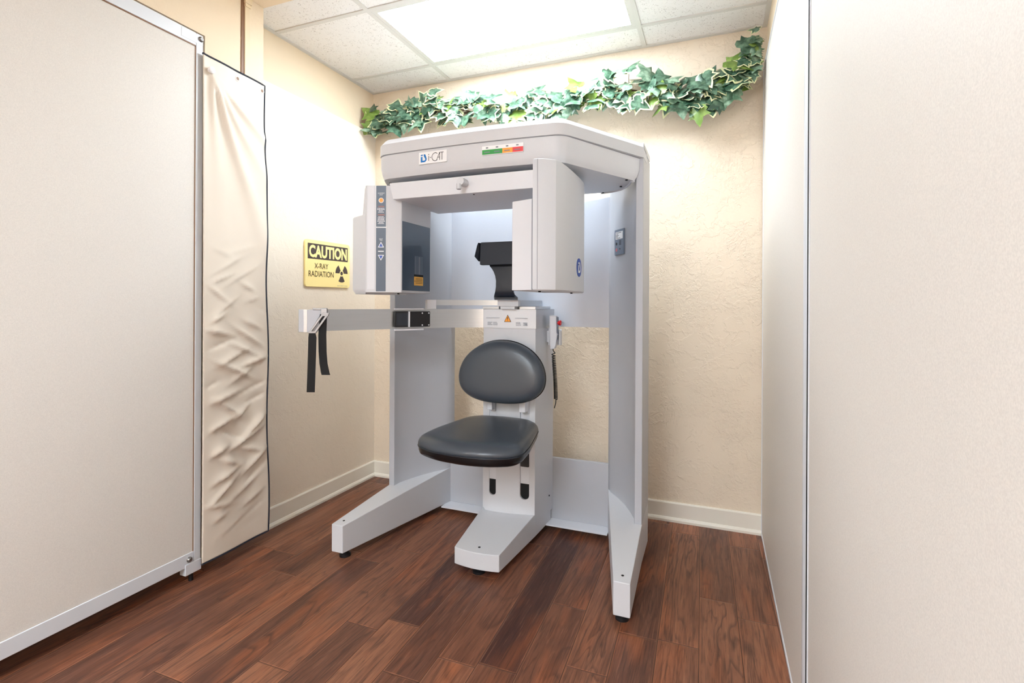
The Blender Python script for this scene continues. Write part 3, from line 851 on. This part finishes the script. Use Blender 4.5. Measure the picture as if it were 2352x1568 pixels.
text_into(bm, fr, 'ALIGNMENT', m_, 1.671, .005, .002, width=.030); text_into(bm, fr, 'LIGHT', m_, 1.664, .005, .002, width=.015)
text_into(bm, fr, 'HEIGHT', m_, 1.4685, .0048, .002, width=.016); text_into(bm, fr, 'ADJ', m_, 1.4625, .0048, .002, width=.011)
for k, (z, w) in enumerate(((1.604, .034), (1.5985, .034), (1.593, .020), (1.5875, .026), (1.567, .024), (1.562, .030), (1.557, .028), (1.552, .031), (1.547, .033), (1.542, .020), (1.537, .028))):
    x = -w/2
    while x < w/2-.002:
        g_ = random.uniform(.003, .007); fr.rect(bm, m_+x, m_+min(x+g_, w/2), z-.0011, z+.0011, .001, .0019); x += g_+.0012
fine_parts(bm, 'lettering', M['print_white'], cp, .006)
bm = nb(); text_into(bm, fr, 'CAUTION', m_, 1.612, .006, .002, width=.026); text_into(bm, fr, 'WARNING', m_, 1.5755, .006, .002, width=.030)
fine_parts(bm, 'orange_lettering', plain('dull_orange_print', srgb(214, 120, 84), .5), cp, .006)
fr = Frame((Ee[0], Ee[1], 0), (0, 1, 0), (0, 0, 1), (1, 0, 0))
bm = nb(); fr.poly(bm, [(.005, 1.243), (.243, 1.243), (.243, 1.552), (.005, 1.552)], -.002, .002)
bw = obj('beam_window', bm, M['navy'], sh, bevel=.001)
bm = nb()
fr.rect(bm, .105, .175, 1.318, 1.405, .0015, .0024); ap = obj('aperture_insert', bm, M['strip'], bw, smooth=False)
bm = nb(); fr.rect(bm, .140, .150, 1.320, 1.402, .002, .0028); fr.rect(bm, .107, .110, 1.320, 1.402, .002, .0028); obj('glint_line', bm, M['print_grey'], ap, smooth=False)
bm = nb(); fr.rect(bm, .100, .178, 1.309, 1.319, .0015, .0030); obj('label_header', bm, M['hole'], bw, smooth=False)
bm = nb(); fr.poly(bm, round_poly([(.100, 1.268), (.178, 1.268), (.178, 1.309), (.100, 1.309)], .003), .0015, .0028)
yl = obj('warning_label', bm, M['ylabel'], bw, smooth=False)
bm = nb()
for z in (1.300, 1.293, 1.286, 1.279): fr.rect(bm, .112, .172, z-.001, z+.001, .002, .0032)
fr.poly(bm, [(.103, 1.286), (.109, 1.286), (.106, 1.293)], .002, .0032)
obj('fine_print', bm, M['olive'], yl, smooth=False)
obj('screw', prism(nb(), disc_poly(.005, 10, -1.38, 2.05), 1.227, 1.233), M['hole'], sh)

# detector housing (right)
hp = [(-.612, 1.752), (-.576, 1.762), (-.538, 1.795), (-.5275, 1.84), (-.5235, 1.90), (-.522, 2.0), (-.5225, 2.10), (-.526, 2.17), (-.540, 2.24), (-.57, 2.29), (-.612, 2.30)]
bm = nb(); loft(bm, [[(x, y, z) for x, y in offset(hp, ins)] for z, ins in ((1.234, .006), (1.238, .001), (1.243, 0), (1.704, 0), (1.709, .002), (1.711, .006))])
dh = obj('detector_housing', bm, M['warm'], sc, angle=32)
bm = nb(); fr = Frame((-.612, 1.752, 0), (.036, .010, 0), (0, 0, 1))
fr.rect(bm, .0165, .0180, 1.240, 1.708, -.002, .0006); obj('seam', bm, M['print_grey'], dh, smooth=False)
obj('back_plate', prism(nb(), [(-.62, 1.765), (-.611, 1.765), (-.611, 2.28), (-.62, 2.28)], 1.238, 1.570), M['print_grey'], dh, smooth=False)
bm = nb(); prism(bm, [(-.713, 1.807), (-.621, 1.775), (-.621, 2.26), (-.735, 2.26)], 1.236, 1.571)
obj('detector_cover', bm, M['cover'], dh, bevel=.003)
fr = Frame((-.5215, 2.075, 1.336), (0, 1, 0), (0, 0, 1), (1, 0, 0))
bm = nb(); fr.poly(bm, disc_poly(.038, 36), -.004, .001); em = obj('emblem_badge', bm, M['blue'], dh, smooth=False)
bm = nb(); emblem_into(bm, fr, .002, 0, .022, .0016); obj('emblem', bm, M['label'], em, smooth=False)
for x, y in ((-.60, 1.80), (-.56, 2.10)): obj('screw', prism(nb(), disc_poly(.005, 10, x, y), 1.229, 1.236), M['hole'], dh)

# rating plate on the right column
p0, p1 = Vector((C+.500, 2.598, 0)), Vector((C+.558, 2.523, 0))
fr = Frame(p0, p1-p0, (0, 0, 1)); Lr = (p1-p0).length
bm = nb(); fr.rect(bm, 0, Lr, 1.430, 1.555, -.001, .0062); rp = obj('rating_plate', bm, M['plate'], sc, smooth=False)
bm = nb(); fr.rect(bm, .012, Lr-.010, 1.507, 1.543, .005, .0070); obj('white_label', bm, M['label'], rp, smooth=False)
bm = nb()
for z, a_, b_ in ((1.538, .016, .07), (1.530, .016, .04), (1.524, .016, .045), (1.518, .016, .035), (1.512, .016, .06)): fr.rect(bm, a_, b_, z-.0012, z+.0012, .006, .0075)
fr.poly(bm, disc_poly(.007, 14, .022, 1.485), .005, .0070)
for z in (1.497, 1.491, 1.485, 1.479): fr.rect(bm, .048, .068, z-.0016, z+.0016, .005, .0070)
fr.poly(bm, disc_poly(.004, 10, .056, 1.458), .005, .0070)
fine_parts(bm, 'fine_print', M['print_black'], rp, .008)
bm = nb(); fr.poly(bm, disc_poly(.0085, 18, .022, 1.455), .005, .0068); obj('red_seal', bm, plain('pink_red_seal', srgb(200, 110, 120), .5), rp, smooth=False)

# ------------------------------------------------------------------ patient chair
def cushion(name, outline, prof, mat, parent, fn, **k):
    bm = nb(); loft(bm, [[fn(x, y, z) for x, y in offset(outline, ins)] for z, ins in prof])
    return obj(name, bm, mat, parent, angle=60, **k)
so = round_poly([(C-.268, 1.950), (C-.13, 1.893), (C, 1.880), (C+.13, 1.893), (C+.235, 1.950), (C+.226, 2.10), (C+.178, 2.385), (C, 2.405), (C-.190, 2.385), (C-.258, 2.10)], [.13, .3, .4, .3, .16, .5, .15, .6, .15, .5], 8)
tilt = lambda x, y, z: (x, y, z+.012*(y-2.15)/.25)
seat = cushion('seat', so, [(.570, .006), (.574, 0), (.582, -.002), (.592, .001), (.603, .010), (.612, .026), (.617, .050), (.619, .085), (.618, .12)], M['leather'], sc, tilt)
cushion('seat_shell', so, [(.529, .06), (.529, .035), (.532, .018), (.540, .006), (.553, .001), (.570, 0)], M['shell'], seat, tilt)
cushion('seam_piping', so, [(.5685, .006), (.5690, -.0025), (.5715, -.0035), (.5735, -.0025), (.574, .006)], M['stem'], seat, tilt)
obj('seat_bracket', box(nb(), C-.085, C+.085, 2.06, 2.43, .488, .519), M['cover'], seat, bevel=.004)
for x0, x1 in ((C-.101, C-.066), (C+.068, C+.111)): obj('seat_carrier', box(nb(), x0, x1, 2.38, 2.43, .495, .56), M['cover'], seat, bevel=.002)
def super_outline(hw, zc, ht, hb, n=72):
    out = []
    for k in range(n):
        a = 2*PI*k/n; c, s_ = math.cos(a), math.sin(a)
        if s_ >= 0: e, h = 2.0, ht
        else: e, h = 2.55, hb
        w = hw*(1-.05*max(0, -s_))
        out.append((w*math.copysign(abs(c)**(2/e), c), zc+h*math.copysign(abs(s_)**(2/e), s_)))
    return out
bo = super_outline(.224, .824, .181, .121)
bt = lambda x, z, y: (C-.003+x, y+.10*(z-.85), z)
back = cushion('backrest', bo, [(2.352, .03), (2.350, .012), (2.340, .002), (2.322, 0), (2.302, .002), (2.290, .010), (2.281, .024), (2.276, .045), (2.274, .075), (2.2735, .11)], M['leather'], sc, bt)
cushion('backrest_piping', bo, [(2.336, .004), (2.335, -.002), (2.331, -.003), (2.329, -.002), (2.328, .004)], M['shell'], back, bt)
for x0, x1 in ((C-.102, C-.066), (C+.068, C+.110)):
    bm = nb(); box(bm, x0+.010, x1, 2.352, 2.396, .655, .75); box(bm, x0+.010, x1, 2.396, 2.428, .64, .72)
    obj('backrest_bracket', bm, M['cover'], back, bevel=.003)

# ------------------------------------------------------------------ top of the post: aluminium wrap, side arm, rails
wr = offset(post, -.0035)
bm = nb(); loft(bm, [[(x, y, z) for x, y in wr] for z in (1.062, 1.157)])
wrap = obj('aluminium_wrap', bm, M['alu'], sc, angle=30)
bm = nb()
N_ = 12
for k in range(N_):
    (xa, ya), (xb, yb) = wr[k], wr[k+1]
    if k in (0,): xa, ya = xa+.003, ya
    bm.faces.new([bm.verts.new(q) for q in ((xa, ya-.0012, 1.0625), (xb, yb-.0012, 1.0625), (xb, yb-.0012, 1.1565), (xa, ya-.0012, 1.1565))])
bmesh.ops.remove_doubles(bm, verts=bm.verts[:], dist=1e-5)
wl = obj('instruction_label', bm, plain('satin_white_label', srgb(226, 228, 232), .3), wrap, angle=60)
fr = Frame((C, post[6][1]-.0055, 1.11), (1, 0, 0), (0, 0, 1))
bm = nb(); fr.poly(bm, [(-.019, -.016), (.019, -.016), (0, .020)], 0, .0010); tr = obj('warning_triangle', bm, M['print_black'], wl, smooth=False)
bm = nb(); fr.poly(bm, [(-.0155, -.0142), (.0155, -.0142), (0, .0155)], .0005, .0016); ot = obj('orange_field', bm, M['amber'], tr, smooth=False) if False else obj('orange_field', bm, M['amber'], wl, smooth=False)
bm = nb(); fr.poly(bm, [(-.0012, -.005), (.0012, -.005), (.002, .008), (-.002, .008)], .001, .0022); fr.poly(bm, disc_poly(.0018, 10, 0, -.0095), .001, .0022)
obj('exclamation_mark', bm, M['print_black'], wl, smooth=False)
bm = nb()
for x0, x1, dz in ((-.118, -.045, .003), (.040, .105, .002)):
    yy = .004; fr.rect(bm, x0, x1, dz, dz+.002, -.008+yy, -.003+yy-.001)
for x0 in (-.112, -.080, .044, .082):
    for k in range(3):
        w = random.uniform(.018, .026); fr.rect(bm, x0, x0+w, -.021-k*.006, -.018-k*.006, -.008, -.0002 if abs(x0) < .09 else -.0035)
fine_parts(bm, 'fine_print', plain('pale_grey_print', srgb(165, 170, 180), .5), wl, .008)
for x0, x1 in ((C-.143, C-.052), (C+.058, C+.143)):
    obj('top_cap', box(nb(), x0, x1, 2.402, 2.65, 1.1575, 1.1715), M['alu'], wrap, bevel=.001)
# strap arm: a flat aluminium band on a hinge, swung out to the left
def strip(path, z0, z1, th, name, mat, parent, **k):
    pts = [Vector((x, y, 0)) for x, y in path]; n = len(pts); r = []
    a, b = [], []
    for i, p in enumerate(pts):
        t_ = (pts[min(i+1, n-1)]-pts[max(i-1, 0)]).normalized(); nn_ = Vector((-t_.y, t_.x, 0))
        a.append(p+nn_*th/2); b.append(p-nn_*th/2)
    poly = [(q.x, q.y) for q in a]+[(q.x, q.y) for q in b[::-1]]
    bm = nb(); prism(bm, poly, z0, z1); return obj(name, bm, mat, parent, **k)
def bez(P, n=24):
    return [tuple(((1-t_)**3*Vector(P[0])+3*(1-t_)**2*t_*Vector(P[1])+3*(1-t_)*t_*t_*Vector(P[2])+t_**3*Vector(P[3]))) for t_ in [k/n for k in range(n+1)]]
inn = bez([(C-.142, 2.412), (-1.19, 2.385), (-1.28, 2.30), (-1.335, 2.212)])
strip(inn, 1.062, 1.157, .008, 'fixed_band', M['alu'], wrap, angle=30)
outb = bez([(-1.335, 2.212), (-1.43, 2.08), (-1.56, 1.93), (-1.640, 1.700)])
arm = strip(outb, 1.062, 1.157, .008, 'strap_arm', M['alu'], sc, angle=30)
hd = Vector((-1.44+1.335, 2.065-2.212, 0)).normalized()
fr = Frame((-1.335, 2.212, 1.1085), -hd, (0, 0, 1)); fr = Frame(Vector((-1.335+.012, 2.212-.008, 1.1085))+hd*.018, -hd, (0, 0, 1))
bm = nb(); fr.rect(bm, -.075, .032, -.037, .037, -.004, .020); hb = obj('hinge_block', bm, M['black'], arm, bevel=.003)
bm = nb(); fr.rect(bm, -.078, -.073, -.037, .037, .0, .022); obj('hinge_edge', bm, M['cover'], hb, bevel=.001)
for x in (-.01, .024):
    for z in (-.029, .029):
        bm = nb(); fr.poly(bm, disc_poly(.0035, 12, x, z), .019, .0212); obj('screw', bm, M['cover'], hb)
bm = nb(); fr.poly(bm, round_poly([(-.145, -.038), (-.072, -.038), (-.072, .038), (-.145, .038)], .006), -.002, .008)
hr = obj('latch_recess', bm, M['black'], arm, bevel=.002)
bm = nb(); fr.rect(bm, -.137, -.080, -.030, .030, .007, .0095); obj('latch_plate', bm, M['pad'], hr, smooth=False)
for z0, z1 in ((.046, .052), (-.054, -.046)):
    bm = nb(); fr.rect(bm, -.145, .0, z0, z1, -.006, .016); obj('hinge_plate', bm, M['cover'], arm, bevel=.001)
# end of the arm: white end block, buckle, webbing
fr = Frame((-1.636, 1.696, 1.1095), (.935, .355, 0), (0, 0, 1))
bm = nb(); fr.poly(bm, [(0, -.048), (.046, -.048), (.096, .030), (.096, .048), (0, .048)], -.006, .004); eb = obj('end_block', bm, M['cool'], arm, bevel=.0015)
bm = nb(); fr.rect(bm, .022, .036, -.048, .048, .003, .0046); obj('end_groove', bm, M['alu'], eb, smooth=False)
bm = nb(); fr.poly(bm, [(.042, -.052), (.052, -.052), (.112, .030), (.102, .030)], .002, .012); fr.poly(bm, [(.066, -.050), (.076, -.050), (.128, .024), (.118, .024)], .002, .012); fr.poly(bm, [(.042, -.052), (.076, -.052), (.078, -.044), (.044, -.044)], .002, .012)
fr.poly(bm, [(.100, .020), (.128, .020), (.132, .034), (.104, .034)], .002, .012)
obj('buckle', bm, M['bolt2'], eb, bevel=.001)
bm = nb(); fr.rect(bm, .060, .118, .046, .054, -.010, .008); fr.rect(bm, .096, .122, .026, .052, -.002, .010); obj('buckle_clip', bm, M['bolt2'], eb, bevel=.002)
def webbing(path, th, n0, parent):
    bm = nb(); rings = []
    for (x, z, w, h) in path:
        rings.append([fr.p(x-w/2, z, h), fr.p(x+w/2, z, h), fr.p(x+w/2, z, h+th), fr.p(x-w/2, z, h+th)])
    loft(bm, rings); return obj(n0, bm, M['strap'], parent, bevel=.0003)
webbing([(.106, .028, .030, .004), (.100, -.06, .034, .000), (.100, -.13, .034, -.004), (.104, -.18, .034, -.004), (.113, -.218, .036, 0), (.117, -.228, .036, .002)], .0022, 'strap', eb)
webbing([(.060, -.046, .026, .008), (.063, -.07, .034, .012), (.062, -.15, .034, .014), (.059, -.23, .034, .012), (.056, -.300, .034, .010)], .0022, 'strap', eb)

# upper rail arm and headrest
ra = bez([(-1.325, 2.245), (-1.25, 2.33), (-1.13, 2.41), (C-.06, 2.44)])
ur = strip(ra, 1.176, 1.203, .008, 'upper_arm', M['alu'], sc, angle=30)
hdv = (Vector(ra[2])-Vector(ra[0])).normalized()
fr = Frame((ra[0][0], ra[0][1], 1.181), (hdv.x, hdv.y, 0), (0, 0, 1))
bm = nb(); fr.rect(bm, -.018, .030, -.024, .022, -.024, .012); obj('arm_end_block', bm, M['cover'], ur, bevel=.002)
fr = Frame((ra[3][0], ra[3][1], 1.18), (1, 0, 0), (0, 0, 1))
bm = nb(); box(bm, C-.048, C+.064, 2.372, 2.44, 1.1715, 1.203); box(bm, C-.032, C+.045, 2.372, 2.62, 1.157, 1.1715)
sb = obj('headrest_slide', bm, M['warm'], sc, bevel=.002)
bm = nb(); prism(bm, [(C-.030, 2.44), (C+.064, 2.40), (C+.098, 2.64), (C-.030, 2.64)], 1.172, 1.203); obj('slide_rail', bm, M['alu'], sb, bevel=.002)
def ribbon(rows, th):
    bm = nb(); rings = []
    for k, (z, x0, x1, y) in enumerate(rows):
        a_ = rows[max(k-1, 0)]; b_ = rows[min(k+1, len(rows)-1)]
        t_ = Vector((0, b_[3]-a_[3], b_[0]-a_[0])).normalized(); n_ = Vector((0, t_.z, -t_.y))*th
        cw = .006
        rings.append([Vector((C+x0, y, z)), Vector((C+x0+cw, y-.003, z)), Vector((C+x1-cw, y-.003, z)), Vector((C+x1, y, z)), Vector((C+x1, y, z))+n_, Vector((C+x0, y, z))+n_])
    loft(bm, rings); return bm
rows = [(1.204, -.052, .068, 2.352), (1.2045, -.060, .066, 2.362), (1.207, -.067, .060, 2.376), (1.214, -.070, .050, 2.389), (1.226, -.071, .038, 2.398), (1.245, -.069, .029, 2.404), (1.27, -.067, .025, 2.408), (1.30, -.068, .026, 2.411), (1.325, -.074, .032, 2.414), (1.345, -.083, .042, 2.416), (1.36, -.093, .052, 2.418), (1.372, -.105, .064, 2.420), (1.40, -.118, .078, 2.424), (1.48, -.118, .078, 2.430)]
hs = obj('headrest', ribbon(rows[::-1], .012), M['stem'], sc, angle=35)
bm = nb(); loft(bm, [[(C+x, y+.06*(z-1.43), z) for x, z in offset(round_poly([(-.150, 1.381), (.105, 1.381), (.105, 1.497), (-.150, 1.497)], .007, 4), ins)] for y, ins in ((2.402, .002), (2.400, 0), (2.384, 0), (2.381, .002))])
obj('headrest_pad', bm, M['pad'], hs, angle=35)
bm = nb(); loft(bm, [[(C-.150, 2.40, z0_), (C-.150, 2.392, z0_), (C-.150-d_, 2.372, z0_), (C-.152-d_, 2.380, z0_)] for z0_, d_ in ((1.40, .004), (1.425, .026), (1.48, .012), (1.494, .006))])
obj('headrest_wing', bm, M['stem'], hs, angle=35)

# pendant holder (fixed to the post) and hand control hanging in it
hx = C+.170
bm = nb()
box(bm, C+.166, C+.2285, 2.572, 2.580, .972, 1.054); box(bm, C+.166, C+.171, 2.545, 2.572, .972, 1.060); box(bm, C+.2235, C+.2285, 2.545, 2.572, .972, 1.048)
box(bm, C+.150, C+.168, 2.560, 2.580, .985, 1.045)
obj('pendant_holder', bm, M['cover'], sc, bevel=.002)
hc = thing('hand_control', 'hand-held control with red button and black coiled cord hanging on the scanner post', 'hand control', (hx+.025, 2.552, .955))
bm = nb(); prof = [(.004, 1.125), (.040, 1.125), (.042, 1.04), (.046, 1.03), (.038, .975), (.030, .955), (.010, .955), (.006, .99)]
loft(bm, [[(hx+x, y, z) for x, z in offset(prof, ins)] for y, ins in ((2.537, .004), (2.533, .001), (2.533, 0), (2.565, 0), (2.568, .003))])
bm2 = bm
body_ = obj('body', bm2, M['cover'], hc, bevel=.002)
bm = nb(); box(bm, hx+.0405, hx+.0455, 2.541, 2.561, 1.00, 1.118); obj('keypad', bm, M['plate'], hc, bevel=.001, label='slate grey keypad strip')
zb, yb_ = 1.088, 2.548
bm = nb(); loft(bm, [[(hx+.044+h, yb_+r*math.cos(k*PI/12), zb+r*math.sin(k*PI/12)) for k in range(24)] for h, r in ((0, .008), (.007, .008), (.0075, .0125), (.016, .0135), (.019, .010))])
obj('stop_button', bm, M['redbtn'], hc, label='red mushroom button')
pts = []; turns = 30
for k in range(turns*12+1):
    u = k/(turns*12); uu = u**.82
    z = .932-.245*uu; r = .0088
    xx = hx+.020+.003*math.sin(u*3); yy = 2.556+.045*u
    a_ = 2*PI*turns*u
    pts.append((xx+r*math.cos(a_), yy+r*math.sin(a_), z+.0))
pts = [(hx+.020, 2.550, .957), (hx+.020, 2.550, .945)]+pts+[(hx+.018, 2.612, .680), (hx+.014, 2.622, .662), (hx+.006, 2.634, .642), (hx+.001, 2.640, .630)]
obj('coiled_cord', tube(nb(), pts, .0026, 6), M['black'], hc)

# ------------------------------------------------------------------ camera and world
cam = bpy.data.cameras.new('camera'); co = bpy.data.objects.new('camera', cam); COL.objects.link(co)
f, y0, th, roll = 1182.64769, 695.057914, .375213595, .005
cam.sensor_fit = 'HORIZONTAL'; cam.sensor_width = 36; cam.lens = f/2352*36
cam.shift_x = 0; cam.shift_y = -(784-y0)/2352; cam.clip_start = .02
R = Vector((math.cos(th), math.sin(th), 0)); F = Vector((-math.sin(th), math.cos(th), 0)); U = Vector((0, 0, 1))
R2 = R*math.cos(roll)+U*math.sin(roll); U2 = U*math.cos(roll)-R*math.sin(roll)
m = Matrix((R2, U2, -F)).transposed().to_4x4(); m.translation = (0, 0, 1.19)
co.matrix_world = m; S.camera = co
w = bpy.data.worlds.new('world'); S.world = w; w.use_nodes = True
w.node_tree.nodes['Background'].inputs[0].default_value = (.9, .95, 1, 1); w.node_tree.nodes['Background'].inputs[1].default_value = .3
vs_ = S.view_settings; vs_.view_transform = 'Standard'; vs_.look = 'None'; vs_.gamma = 1; vs_.use_curve_mapping = False; vs_.exposure = 1.40
S.cycles.max_bounces = 10; S.cycles.diffuse_bounces = 6
